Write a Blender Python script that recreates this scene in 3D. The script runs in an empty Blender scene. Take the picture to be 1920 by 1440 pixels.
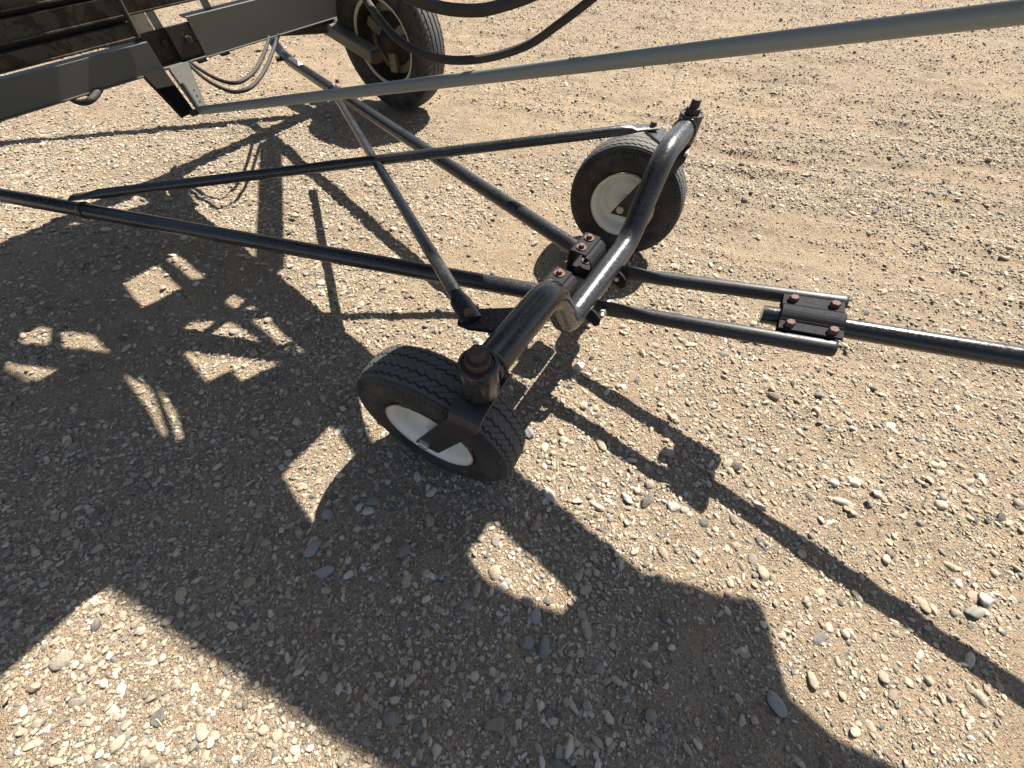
import bpy, bmesh, math, random
import numpy as np
from mathutils import Vector, Matrix, geometry
C = bpy.context.scene.collection
R = math.radians
rng = np.random.default_rng(7)

# ---------------------------------------------------------------- camera, sky, sun, exposure
cam = bpy.data.cameras.new("camera"); co = bpy.data.objects.new("camera", cam); C.objects.link(co)
cam.sensor_width = 36.0; cam.sensor_fit = 'HORIZONTAL'; cam.lens = 704.26/1920*36
cam.clip_start = 0.02; cam.clip_end = 1000
rgt = Vector((0.99968, 0.021252, 0.013706)); dwn = Vector((0.025289, -0.840111, -0.541825)); fwd = Vector((0, 0.541998, -0.84038))
co.matrix_world = Matrix(((rgt.x, -dwn.x, -fwd.x, 0), (rgt.y, -dwn.y, -fwd.y, 0), (rgt.z, -dwn.z, -fwd.z, 1.00235), (0, 0, 0, 1)))
bpy.context.scene.camera = co

SUN_EL, SUN_AZ = R(49.4), R(53.0)
SD = Vector((math.cos(SUN_EL)*math.cos(SUN_AZ), math.cos(SUN_EL)*math.sin(SUN_AZ), math.sin(SUN_EL)))
w = bpy.data.worlds.new("World"); bpy.context.scene.world = w; w.use_nodes = True
nt = w.node_tree; bg = nt.nodes['Background']
sky = nt.nodes.new('ShaderNodeTexSky'); sky.sky_type = 'NISHITA'; sky.sun_disc = False
sky.sun_elevation = SUN_EL; sky.sun_rotation = math.pi/2-SUN_AZ
hs = nt.nodes.new('ShaderNodeHueSaturation'); hs.inputs['Saturation'].default_value = .85
nt.links.new(sky.outputs[0], hs.inputs['Color']); nt.links.new(hs.outputs[0], bg.inputs[0]); bg.inputs[1].default_value = 0.05
sl = bpy.data.lights.new("sun", 'SUN'); sl.energy = 5.0; sl.angle = R(0.53); sl.color = (1, .94, .845)
so = bpy.data.objects.new("sun", sl); C.objects.link(so); so.rotation_euler = SD.to_track_quat('Z', 'Y').to_euler(); so.location = SD*20
vs = bpy.context.scene.view_settings
vs.view_transform = 'Standard'; vs.look = 'None'; vs.exposure = 1.6; vs.gamma = 1; vs.use_curve_mapping = False

# ---------------------------------------------------------------- helpers
def label(o, lab=None, cat=None, group=None, kind=None):
    for k, v in (('label', lab), ('category', cat), ('group', group), ('kind', kind)):
        if v: o[k] = v
    return o
def empty(name, loc, lab, cat, group=None):
    o = bpy.data.objects.new(name, None); C.objects.link(o); o.location = loc; o.empty_display_size = .1
    return label(o, lab, cat, group)
class MB:
    """collects world-space geometry; build() links it as one mesh object"""
    def __init__(s): s.v = []; s.f = []; s.sm = []
    def add(s, v, f, smooth=True):
        b = len(s.v); s.v += [tuple(p) for p in v]; s.f += [tuple(b+i for i in q) for q in f]; s.sm += [smooth]*len(f); return s
    def sweep(s, pts, rad, n=24, up=None, caps=True, smooth=True):
        """tube along pts; rad = number or list of (a,b) half sizes, a along 'side', b along 'up'"""
        P = [Vector(p) for p in pts]; N = len(P)
        rr = [(rad, rad)]*N if not isinstance(rad, (list, tuple)) else [(q, q) if not isinstance(q, (list, tuple)) else q for q in rad]
        T = [(P[min(i+1, N-1)]-P[max(i-1, 0)]).normalized() for i in range(N)]
        u = Vector(up) if up is not None else (Vector((0, 0, 1)) if abs(T[0].z) < .9 else Vector((1, 0, 0)))
        V = []
        for i in range(N):
            if up is not None: u = Vector(up)
            u = (u-T[i]*u.dot(T[i])).normalized(); sd = T[i].cross(u).normalized()
            for k in range(n):
                a = 2*math.pi*k/n
                V.append(P[i]+sd*(math.cos(a)*rr[i][0])+u*(math.sin(a)*rr[i][1]))
        F = [(i*n+k, i*n+(k+1) % n, (i+1)*n+(k+1) % n, (i+1)*n+k) for i in range(N-1) for k in range(n)]
        s.add(V, F, smooth)
        if caps:
            s.add(V[:n], [tuple(reversed(range(n)))], False); s.add(V[-n:], [tuple(range(n))], False)
        return s
    def box(s, c, ax, half):
        """oriented box: centre, three axes, half sizes, small chamfer"""
        c = Vector(c); ax = [Vector(a).normalized() for a in ax]; h = half; ch = min(h)*.22
        V = []; 
        for sx in (-1, 1):
            for sy in (-1, 1):
                for sz in (-1, 1):
                    sg = (sx, sy, sz)
                    for k in range(3):
                        p = c.copy()
                        for j in range(3): p += ax[j]*sg[j]*(h[j]-(0 if j == k else ch))
                        V.append(p)
        def id(sx, sy, sz, k): return (((sx > 0)*2+(sy > 0))*2+(sz > 0))*3+k
        F = []
        for sg in (-1, 1):
            F.append([id(sg, -1, -1, 0), id(sg, 1, -1, 0), id(sg, 1, 1, 0), id(sg, -1, 1, 0)])
            F.append([id(-1, sg, -1, 1), id(1, sg, -1, 1), id(1, sg, 1, 1), id(-1, sg, 1, 1)])
            F.append([id(-1, -1, sg, 2), id(1, -1, sg, 2), id(1, 1, sg, 2), id(-1, 1, sg, 2)])
        for a in (-1, 1):
            for b in (-1, 1):
                F.append([id(a, b, -1, 0), id(a, b, 1, 0), id(a, b, 1, 1), id(a, b, -1, 1)])
                F.append([id(a, -1, b, 0), id(a, 1, b, 0), id(a, 1, b, 2), id(a, -1, b, 2)])
                F.append([id(-1, a, b, 1), id(1, a, b, 1), id(1, a, b, 2), id(-1, a, b, 2)])
                for cc in (-1, 1): 
                    if (a, b, cc): F.append([id(a, b, cc, 0), id(a, b, cc, 1), id(a, b, cc, 2)])
        F2 = []
        for f in F:
            n = (V[f[1]]-V[f[0]]).cross(V[f[2]]-V[f[0]]); m = sum((V[i] for i in f), Vector())/len(f)-c
            F2.append(f if n.dot(m) > 0 else f[::-1])
        return s.add(V, F2, False)
    def beam(s, a, b, hw, hh, up=(0, 0, 1)):
        a, b = Vector(a), Vector(b); t = (b-a).normalized(); u = Vector(up); u = (u-t*u.dot(t)).normalized()
        return s.box((a+b)/2, (t, t.cross(u), u), ((b-a).length/2, hw, hh))
    def prism(s, poly, z0, z1, M=None, smooth=False):
        """extrude a 2-D polygon from z0 to z1, optional matrix"""
        n = len(poly); V = [Vector((x, y, z)) for z in (z0, z1) for x, y in poly]
        if M is not None: V = [M@v for v in V]
        ar = sum(poly[i][0]*poly[(i+1) % n][1]-poly[(i+1) % n][0]*poly[i][1] for i in range(n))
        idx = list(range(n)) if ar > 0 else list(range(n))[::-1]
        F = [tuple(reversed(idx)), tuple(n+i for i in idx)]
        F += [(idx[i], idx[(i+1) % n], n+idx[(i+1) % n], n+idx[i]) for i in range(n)]
        return s.add(V, F, smooth)
    def hexbolt(s, c, ax, r, h, washer=0.0):
        ax = Vector(ax).normalized(); c = Vector(c); q = ax.to_track_quat('Z', 'Y').to_matrix().to_4x4(); M = Matrix.Translation(c)@q
        if washer:
            s.prism([(washer*math.cos(i*math.pi/12), washer*math.sin(i*math.pi/12)) for i in range(24)], 0, .003, M)
        z0 = .003 if washer else 0
        hx = [(r*math.cos(i*math.pi/3+.3), r*math.sin(i*math.pi/3+.3)) for i in range(6)]
        V = [(x, y, z0) for x, y in hx]+[(x, y, z0+h*.8) for x, y in hx]+[(x*.86, y*.86, z0+h) for x, y in hx]
        V = [M@Vector(v) for v in V]
        F = [(i, (i+1) % 6, 6+(i+1) % 6, 6+i) for i in range(6)]+[(6+i, 6+(i+1) % 6, 12+(i+1) % 6, 12+i) for i in range(6)]+[tuple(range(12, 18))]
        return s.add(V, F, False)
    def lathe(s, prof, M=None, n=72, smooth=True, closed=False):
        """prof: list of (radius, height) revolved about z"""
        V = []
        for r, z in prof:
            for k in range(n):
                a = 2*math.pi*k/n; V.append(Vector((r*math.cos(a), r*math.sin(a), z)))
        if M is not None: V = [M@v for v in V]
        m = len(prof); rows = range(m if closed else m-1)
        F = [(i*n+k, i*n+(k+1) % n, ((i+1) % m)*n+(k+1) % n, ((i+1) % m)*n+k) for i in rows for k in range(n)]
        return s.add(V, F, smooth)
    def build(s, name, mat, parent=None, org=(0, 0, 0), sharp=None, local=False):
        me = bpy.data.meshes.new(name); o = np.array(org)
        me.from_pydata([tuple(np.array(v)-o) for v in s.v], [], s.f); me.materials.append(mat)
        me.polygons.foreach_set('use_smooth', s.sm)
        bm = bmesh.new(); bm.from_mesh(me); bmesh.ops.recalc_face_normals(bm, faces=bm.faces); bm.to_mesh(me); bm.free()
        me.polygons.foreach_set('use_smooth', s.sm)
        if sharp: me.set_sharp_from_angle(angle=R(sharp))
        ob = bpy.data.objects.new(name, me); C.objects.link(ob)
        if parent is not None: ob.parent = parent
        else: ob.location = org
        return ob
def fillet(pts, rads, n=8):
    P = [Vector(p) for p in pts]; out = [P[0]]
    for i in range(1, len(P)-1):
        a, b, c = P[i-1], P[i], P[i+1]; u = (a-b).normalized(); v = (c-b).normalized()
        ang = u.angle(v); r = rads[i-1] if isinstance(rads, (list, tuple)) else rads
        d = r/math.tan(ang/2); d = min(d, (a-b).length*.48, (c-b).length*.48)
        p0, p2 = b+u*d, b+v*d
        for k in range(n+1):
            t = k/n; out.append(p0*(1-t)**2+b*2*t*(1-t)+p2*t*t)
    out.append(P[-1]); return out
def line(a, b, n):
    a, b = Vector(a), Vector(b); return [a.lerp(b, i/(n-1)) for i in range(n)]
def spline(P, n=8):
    P = [Vector(p) for p in P]; Q = [2*P[0]-P[1]]+P+[2*P[-1]-P[-2]]; out = []
    for i in range(1, len(Q)-2):
        a, b, c, d = Q[i-1:i+3]
        for k in range(n):
            t = k/n; out.append(.5*((2*b)+(c-a)*t+(2*a-5*b+4*c-d)*t*t+(3*b-a-3*c+d)*t**3))
    out.append(P[-1]); return out

# ---------------------------------------------------------------- materials
def mat(name):
    m = bpy.data.materials.new(name); m.use_nodes = True; nt = m.node_tree; nt.nodes.clear()
    o = nt.nodes.new('ShaderNodeOutputMaterial'); b = nt.nodes.new('ShaderNodeBsdfPrincipled'); nt.links.new(b.outputs[0], o.inputs[0])
    return m, nt, b
def N(nt, t, **kw):
    n = nt.nodes.new(t)
    for k, v in kw.items():
        if k.startswith('i_'): n.inputs[int(k[2:]) if k[2:].isdigit() else k[2:]].default_value = v
        else: setattr(n, k, v)
    return n
def L(nt, a, b): nt.links.new(a, b)
def noise(nt, sc, det=4, rough=.6, coord=None, dist=0.0):
    n = N(nt, 'ShaderNodeTexNoise'); n.inputs['Scale'].default_value = sc; n.inputs['Detail'].default_value = det
    n.inputs['Roughness'].default_value = rough; n.inputs['Distortion'].default_value = dist
    if coord is not None: L(nt, coord, n.inputs['Vector'])
    return n.outputs['Fac']
def ramp(nt, src, stops, interp='LINEAR'):
    r = N(nt, 'ShaderNodeValToRGB'); cr = r.color_ramp; cr.interpolation = interp
    while len(cr.elements) < len(stops): cr.elements.new(.5)
    for e, (p, c) in zip(cr.elements, stops):
        e.position = p; e.color = (*c, 1) if isinstance(c, (tuple, list)) else (c, c, c, 1)
    L(nt, src, r.inputs[0]); return r.outputs[0]
def mix(nt, f, a, b):
    m = N(nt, 'ShaderNodeMix', data_type='RGBA')
    for s, v in ((m.inputs[0], f), (m.inputs[6], a), (m.inputs[7], b)):
        if hasattr(v, 'is_output'): L(nt, v, s)
        else: s.default_value = v if not isinstance(v, tuple) else (*v[:3], 1)
    return m.outputs[2]
def bump(nt, bs, h, strength=.3, dist=.002):
    b = N(nt, 'ShaderNodeBump'); b.inputs['Strength'].default_value = strength; b.inputs['Distance'].default_value = dist
    L(nt, h, b.inputs['Height']); L(nt, b.outputs[0], bs.inputs['Normal']); return b
def painted(name, base, dust, rough=.35, rust=0.0, dustamt=.45, spec=.5, rustcol=(.12, .045, .02), chips=.0):
    m, nt, b = mat(name); co_ = N(nt, 'ShaderNodeTexCoord').outputs['Object']
    n1 = noise(nt, 9, 5, .65, co_); n2 = noise(nt, 140, 4, .7, co_); n3 = noise(nt, 420, 2, .5, co_)
    c = mix(nt, ramp(nt, n1, [(.3, 0.0), (.75, dustamt)]), base, dust)
    c = mix(nt, ramp(nt, n2, [(.52, 0.0), (.75, dustamt*.9)]), c, dust)
    c = mix(nt, ramp(nt, n3, [(.70, 0.0), (.76, .55)]), c, (dust[0]*2.2, dust[1]*2.2, dust[2]*2.2))
    if rust:
        rn = noise(nt, 14, 8, .75, co_, .6)
        rm = ramp(nt, rn, [(.62-rust*.25, 0.0), (.66-rust*.25, 1.0)])
        rc = ramp(nt, noise(nt, 90, 5, .7, co_), [(.3, rustcol), (.7, (rustcol[0]*2, rustcol[1]*1.9, rustcol[2]*1.8))])
        c = mix(nt, rm, c, rc)
    if chips:
        cm = ramp(nt, noise(nt, 38, 6, .8, co_), [(.72, 0.0), (.74, chips)])
        c = mix(nt, cm, c, (.16, .085, .05))
    L(nt, c, b.inputs['Base Color'])
    L(nt, ramp(nt, n2, [(.42, rough), (.85, min(1, rough+.30))]), b.inputs['Roughness'])
    sc_ = N(nt, 'ShaderNodeMapping'); sc_.inputs['Scale'].default_value = (30, 30, 260); sc_.inputs['Rotation'].default_value = (.7, .4, .9); L(nt, co_, sc_.inputs[0])
    b.inputs['Specular IOR Level'].default_value = spec
    bump(nt, b, n2, .04, .0008)
    return m
M = {}
M['black'] = painted('black_paint', (.0085, .009, .011), (.07, .069, .066), .22, dustamt=.36, chips=.8)
M['black_clean'] = painted('black_gloss_paint', (.008, .0085, .0105), (.045, .045, .048), .17, dustamt=.22, chips=.4)
M['satin'] = painted('satin_black_paint', (.009, .0095, .0115), (.055, .055, .055), .40, dustamt=.36, chips=.8, spec=.4)
M['plate'] = painted('matt_black_paint', (.014, .0145, .017), (.03, .03, .032), .72, dustamt=.3, chips=.6, spec=.12)
M['fork'] = painted('dirty_black_paint', (.010, .010, .012), (.05, .042, .034), .45, dustamt=.35)
M['grey'] = painted('grey_paint', (.185, .205, .19), (.22, .215, .19), .42, dustamt=.35)
M['beamgrey'] = painted('weathered_grey_paint', (.080, .080, .064), (.115, .105, .08), .5, dustamt=.5, chips=.8)
M['darkgrey'] = painted('shaded_grey_paint', (.052, .053, .046), (.075, .07, .058), .55, dustamt=.5)  # grey darkened to put the right hanger leg's shade into the colour
M['darkleg'] = painted('shaded_leg_steel', (.010, .0095, .008), (.012, .011, .009), .9, dustamt=.5, spec=.05)  # near-black base paints in the shade on the left hanger leg
M['rusty'] = painted('rusted_steel_paint', (.050, .045, .031), (.07, .058, .040), .8, rust=.45, dustamt=.5, rustcol=(.017, .009, .006))
M['darkrust'] = painted('dark_rusted_steel', (.018, .015, .012), (.045, .033, .026), .7, rust=.45, rustcol=(.026, .013, .009))
M['rust'] = painted('rusty_bolt_steel', (.075, .034, .026), (.15, .078, .06), .8, dustamt=.8)
M['kingrust'] = painted('dark_brown_rust', (.026, .015, .012), (.06, .038, .03), .7, dustamt=.6)
M['zinc'] = painted('zinc_plated_steel', (.42, .42, .40), (.5, .48, .42), .38, dustamt=.5)
M['zinc'].node_tree.nodes['Principled BSDF'].inputs['Metallic'].default_value = .7
M['white'] = painted('white_rim_paint', (.74, .72, .65), (.50, .43, .33), .5, dustamt=.25, chips=.5)
M['cream'] = painted('cream_rim_paint', (.50, .46, .34), (.2, .15, .09), .5, rust=.15, dustamt=.5)
M['oldcream'] = painted('dirty_shaded_cream', (.24, .20, .12), (.09, .07, .045), .6, rust=.3, dustamt=.6, rustcol=(.03, .016, .01))  # dirt plus the shade inside the road wheel, both in the colour
M['hose'] = painted('black_hose_rubber', (.014, .012, .010), (.05, .042, .03), .7, dustamt=.5)
M['sticker'] = painted('white_sticker', (.78, .78, .76), (.6, .58, .55), .5, dustamt=.2)
def rubber():
    m, nt, b = mat('tyre_rubber'); co_ = N(nt, 'ShaderNodeTexCoord').outputs['Object']
    n1 = noise(nt, 16, 6, .7, co_, .4); n2 = noise(nt, 160, 4, .7, co_)
    at = N(nt, 'ShaderNodeAttribute', attribute_name='wear'); wear = at.outputs['Fac']
    base = mix(nt, wear, (.014, .014, .0145), (.060, .060, .061))
    dm = N(nt, 'ShaderNodeMath', operation='MULTIPLY'); L(nt, ramp(nt, n1, [(.40, .0), (.70, .85)]), dm.inputs[0]); L(nt, ramp(nt, n2, [(.25, .3), (.7, 1.0)]), dm.inputs[1])
    c = mix(nt, dm.outputs[0], base, (.088, .079, .066))
    L(nt, c, b.inputs['Base Color']); b.inputs['Roughness'].default_value = .72; b.inputs['Specular IOR Level'].default_value = .35
    bump(nt, b, n2, .25, .001); return m
M['rubber'] = rubber()
# add a rust-coloured edge ring to the white rims through a vertex attribute
def rim_edge(m):
    nt = m.node_tree; b = nt.nodes['Principled BSDF']; old = b.inputs['Base Color'].links[0].from_socket
    at = N(nt, 'ShaderNodeAttribute', attribute_name='wear'); co_ = N(nt, 'ShaderNodeTexCoord').outputs['Object']
    mm = N(nt, 'ShaderNodeMath', operation='MULTIPLY'); L(nt, at.outputs['Fac'], mm.inputs[0]); L(nt, ramp(nt, noise(nt, 60, 5, .7, co_), [(.25, 0.0), (.5, 1.0)]), mm.inputs[1])
    L(nt, mix(nt, mm.outputs[0], old, (.21, .095, .04)), b.inputs['Base Color'])
rim_edge(M['white'])

def stone_mat():
    m, nt, b = mat('pebble_stone'); co_ = N(nt, 'ShaderNodeTexCoord').outputs['Object']
    at = N(nt, 'ShaderNodeAttribute', attribute_name='tint', attribute_type='INSTANCER')
    tint = ramp(nt, at.outputs['Fac'], [(0, (.06, .064, .068)), (.06, (.12, .125, .125)), (.14, (.22, .20, .17)), (.30, (.29, .25, .19)),
        (.5, (.40, .335, .245)), (.62, (.36, .285, .195)), (.72, (.48, .415, .32)), (.86, (.58, .52, .43)), (.92, (.29, .19, .145)), (.97, (.14, .16, .165)), (1, (.58, .55, .49))])
    n1 = noise(nt, 1.7, 5, .65, co_); n2 = noise(nt, 7, 4, .7, co_)
    c = mix(nt, ramp(nt, n1, [(.35, 0.0), (.7, .5)]), tint, (.30, .235, .155))
    mm = N(nt, 'ShaderNodeMix', data_type='RGBA', blend_type='MULTIPLY'); mm.inputs[0].default_value = .55
    L(nt, c, mm.inputs[6]); L(nt, ramp(nt, n2, [(.3, .62), (.7, 1.1)]), mm.inputs[7])
    L(nt, mm.outputs[2], b.inputs['Base Color']); b.inputs['Roughness'].default_value = .78; b.inputs['Specular IOR Level'].default_value = .3
    bump(nt, b, n2, .35, .12); return m
M['stone'] = stone_mat()
def big_stone(name, c1, c2):
    m, nt, b = mat(name); co_ = N(nt, 'ShaderNodeTexCoord').outputs['Object']
    n1 = noise(nt, 45, 5, .65, co_); n2 = noise(nt, 300, 4, .7, co_)
    L(nt, mix(nt, ramp(nt, n1, [(.35, 0.0), (.65, 1.0)]), c1, c2), b.inputs['Base Color']); b.inputs['Roughness'].default_value = .8
    bump(nt, b, n2, .3, .001); return m
def soil_mat():
    m, nt, b = mat('sandy_gravel_soil'); g = N(nt, 'ShaderNodeNewGeometry').outputs['Position']
    n0 = noise(nt, 1.1, 4, .6, g, .5); n1 = noise(nt, 7, 6, .65, g); n2 = noise(nt, 120, 6, .75, g); n3 = noise(nt, 480, 3, .7, g)
    c = ramp(nt, n1, [(.3, (.250, .182, .118)), (.55, (.330, .245, .160)), (.75, (.390, .298, .202))])
    c = mix(nt, ramp(nt, n0, [(.42, 0.0), (.68, .65)]), c, (.41, .293, .182))
    # embedded grit: cells of stone colour
    hs = []
    for sc, th in ((170, .55), (330, .6)):
        v = N(nt, 'ShaderNodeTexVoronoi'); v.inputs['Scale'].default_value = sc; v.inputs['Randomness'].default_value = 1; L(nt, g, v.inputs['Vector'])
        sp = N(nt, 'ShaderNodeSeparateColor'); L(nt, v.outputs['Color'], sp.inputs[0])
        col = ramp(nt, sp.outputs[0], [(0, (.09, .092, .09)), (.2, (.22, .19, .15)), (.5, (.33, .27, .195)), (.75, (.44, .375, .285)), (1, (.54, .48, .39))])
        on = N(nt, 'ShaderNodeMath', operation='GREATER_THAN'); on.inputs[1].default_value = .45; L(nt, sp.outputs[1], on.inputs[0])
        inn = ramp(nt, v.outputs['Distance'], [(.30, 1.0), (.50, 0.0)])
        mk = N(nt, 'ShaderNodeMath', operation='MULTIPLY'); L(nt, on.outputs[0], mk.inputs[0]); L(nt, inn, mk.inputs[1])
        c = mix(nt, mk.outputs[0], c, col); hs.append(mk.outputs[0])
    mm = N(nt, 'ShaderNodeMix', data_type='RGBA', blend_type='MULTIPLY'); mm.inputs[0].default_value = .7
    L(nt, c, mm.inputs[6]); L(nt, ramp(nt, n2, [(.3, .62), (.7, 1.15)]), mm.inputs[7])
    L(nt, mm.outputs[2], b.inputs['Base Color']); b.inputs['Roughness'].default_value = .92; b.inputs['Specular IOR Level'].default_value = .15
    a1 = N(nt, 'ShaderNodeMath', operation='ADD'); L(nt, hs[0], a1.inputs[0]); L(nt, hs[1], a1.inputs[1])
    a2 = N(nt, 'ShaderNodeMath', operation='ADD'); L(nt, a1.outputs[0], a2.inputs[0]); L(nt, n2, a2.inputs[1])
    a3 = N(nt, 'ShaderNodeMath', operation='ADD'); L(nt, a2.outputs[0], a3.inputs[0]); L(nt, n3, a3.inputs[1])
    n5 = noise(nt, 38, 5, .7, g); a4 = N(nt, 'ShaderNodeMath', operation='MULTIPLY_ADD'); L(nt, n5, a4.inputs[0]); a4.inputs[1].default_value = 2.2; L(nt, a3.outputs[0], a4.inputs[2])
    bump(nt, b, a4.outputs[0], .9, .0045); return m
M['soil'] = soil_mat()

# ---------------------------------------------------------------- ground
def vnoise(x, y, sc, seed):
    r = np.random.default_rng(seed); T = r.random((256, 256)); xs, ys = x*sc+1000, y*sc+1000
    xi, yi = np.floor(xs).astype(int), np.floor(ys).astype(int); fx, fy = xs-xi, ys-yi
    fx = fx*fx*(3-2*fx); fy = fy*fy*(3-2*fy)
    g = lambda a, b: T[a % 256, b % 256]
    return (g(xi, yi)*(1-fx)+g(xi+1, yi)*fx)*(1-fy)+(g(xi, yi+1)*(1-fx)+g(xi+1, yi+1)*fx)*fy
def streak(x, y):
    a, b = x*.97-y*.24, x*.24+y*.97
    return .6*vnoise(a*.16, b, 9, 31)+.4*vnoise(a*.2, b, 22, 32)
def relief(x, y):
    z = (vnoise(x, y, 1.3, 1)-.5)*.016+(vnoise(x, y, 4.5, 2)-.5)*.008+(vnoise(x, y, 14, 3)-.5)*.005+((vnoise(x, y, 30, 4)-.5)*.006+(vnoise(x, y, 55, 6)-.5)*.0055)*np.clip(.4+.4*y+.25*np.maximum(x, 0), .4, 2.0)+(streak(x, y)-.5)*.034*np.clip(y*.5+x*.6-.5, 0, 1)
    # shallow tyre tracks crossing the far right of the yard
    for off in (1.55, 2.25, 3.3):
        d = (x*.26+y*.966)-off-.16*np.sin(x*.7)
        z = z+np.where(x > .4, np.clip((x-.4)/.5, 0, 1), 0)*(np.exp(-(d/.10)**2)*-.009+np.exp(-((np.abs(d)-.15)/.035)**2)*.006)
    fade = np.clip(1.2-np.maximum(np.abs(x)/6.5, np.abs(y-2)/5.5)*1.0, 0, .2)/.2
    return z*fade
def make_ground():
    xs = np.concatenate([[-150, -60, -25, -12], np.arange(-6.5, 6.51, .018), [12, 25, 60, 150]])
    ys = np.concatenate([[-150, -60, -25, -9], np.arange(-2.0, 7.01, .018), [12, 25, 60, 150]])
    X, Y = np.meshgrid(xs, ys, indexing='ij'); Z = relief(X, Y)
    nx, ny = X.shape; V = np.stack([X.ravel(), Y.ravel(), Z.ravel()], 1)
    i, j = np.meshgrid(np.arange(nx-1), np.arange(ny-1), indexing='ij'); a = (i*ny+j).ravel()
    F = np.stack([a, a+ny, a+ny+1, a+1], 1)
    me = bpy.data.meshes.new('ground'); me.vertices.add(len(V)); me.vertices.foreach_set('co', V.ravel())
    me.loops.add(F.size); me.loops.foreach_set('vertex_index', F.ravel().astype(np.int32))
    me.polygons.add(len(F)); me.polygons.foreach_set('loop_start', np.arange(0, F.size, 4, dtype=np.int32)); 
    me.polygons.foreach_set('use_smooth', np.ones(len(F), bool)); me.update(calc_edges=True); me.validate()
    me.materials.append(M['soil'])
    o = bpy.data.objects.new('ground', me); C.objects.link(o); o['kind'] = 'structure'; return o
make_ground()

# ---------------------------------------------------------------- gravel: scattered stones (nobody could count them)
def stone_mesh(name, seed, sub, flat, chip):
    r = random.Random(seed); bm = bmesh.new(); bmesh.ops.create_icosphere(bm, subdivisions=sub, radius=.5)
    ph = [(Vector((r.gauss(0, 1), r.gauss(0, 1), r.gauss(0, 1))).normalized(), r.uniform(0, 6), r.uniform(.6, 1.6)) for _ in range(5)]
    cuts = [(Vector((r.gauss(0, 1), r.gauss(0, 1), r.gauss(0, .8))).normalized(), r.uniform(.30, .42)) for _ in range(9 if chip else (3 if sub < 4 else 1))]
    e = (1, r.uniform(.62, .92), flat)
    for v in bm.verts:
        p = v.co.copy()
        for d, q, f in ph: p *= 1+.07*math.sin(d.dot(v.co)*2*math.pi*f+q)
        for d, h in cuts:
            k = p.dot(d)-h
            if k > 0: p -= d*k*(.95 if chip else .7)
        v.co = Vector((p.x*e[0], p.y*e[1], p.z*e[2]))
    me = bpy.data.meshes.new(name); bm.to_mesh(me); bm.free(); me.materials.append(M['stone'])
    me.polygons.foreach_set('use_smooth', [True]*len(me.polygons))
    if chip: me.set_sharp_from_angle(angle=R(28))
    return me
stones = bpy.data.collections.new('pebble_shapes')
for i in range(10):
    stones.objects.link(bpy.data.objects.new('pebble_%02d' % i, stone_mesh('pebble_%02d' % i, 40+i, 3, random.Random(i).uniform(.45, .72), False)))
for i in range(10, 18):
    stones.objects.link(bpy.data.objects.new('pebble_%02d' % i, stone_mesh('pebble_%02d' % i, 80+i, 2, random.Random(i).uniform(.45, .75), True)))
KEEP = [(-.168, .405, .06), (.397, 1.343, .06), (-.69, 2.616, .10)]
def bare(x, y):
    """0 = bare packed soil, 1 = full gravel"""
    wst = np.clip(y*.5+x*.6-.4, 0, 1)*.55; d = (.55*vnoise(x, y, 1.6, 21)+.3*vnoise(x, y, 5, 22)+.15*vnoise(x, y, 13, 23))*(1-wst)+streak(x, y)*wst
    k = np.clip((d-.28)/.34, 0, 1)
    far = np.clip((y+.45*x-.9)/1.2, 0, 1)
    return np.clip(.16+1.0*k-far*.22*(1-k)-far*.12, .08, 1)
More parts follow.
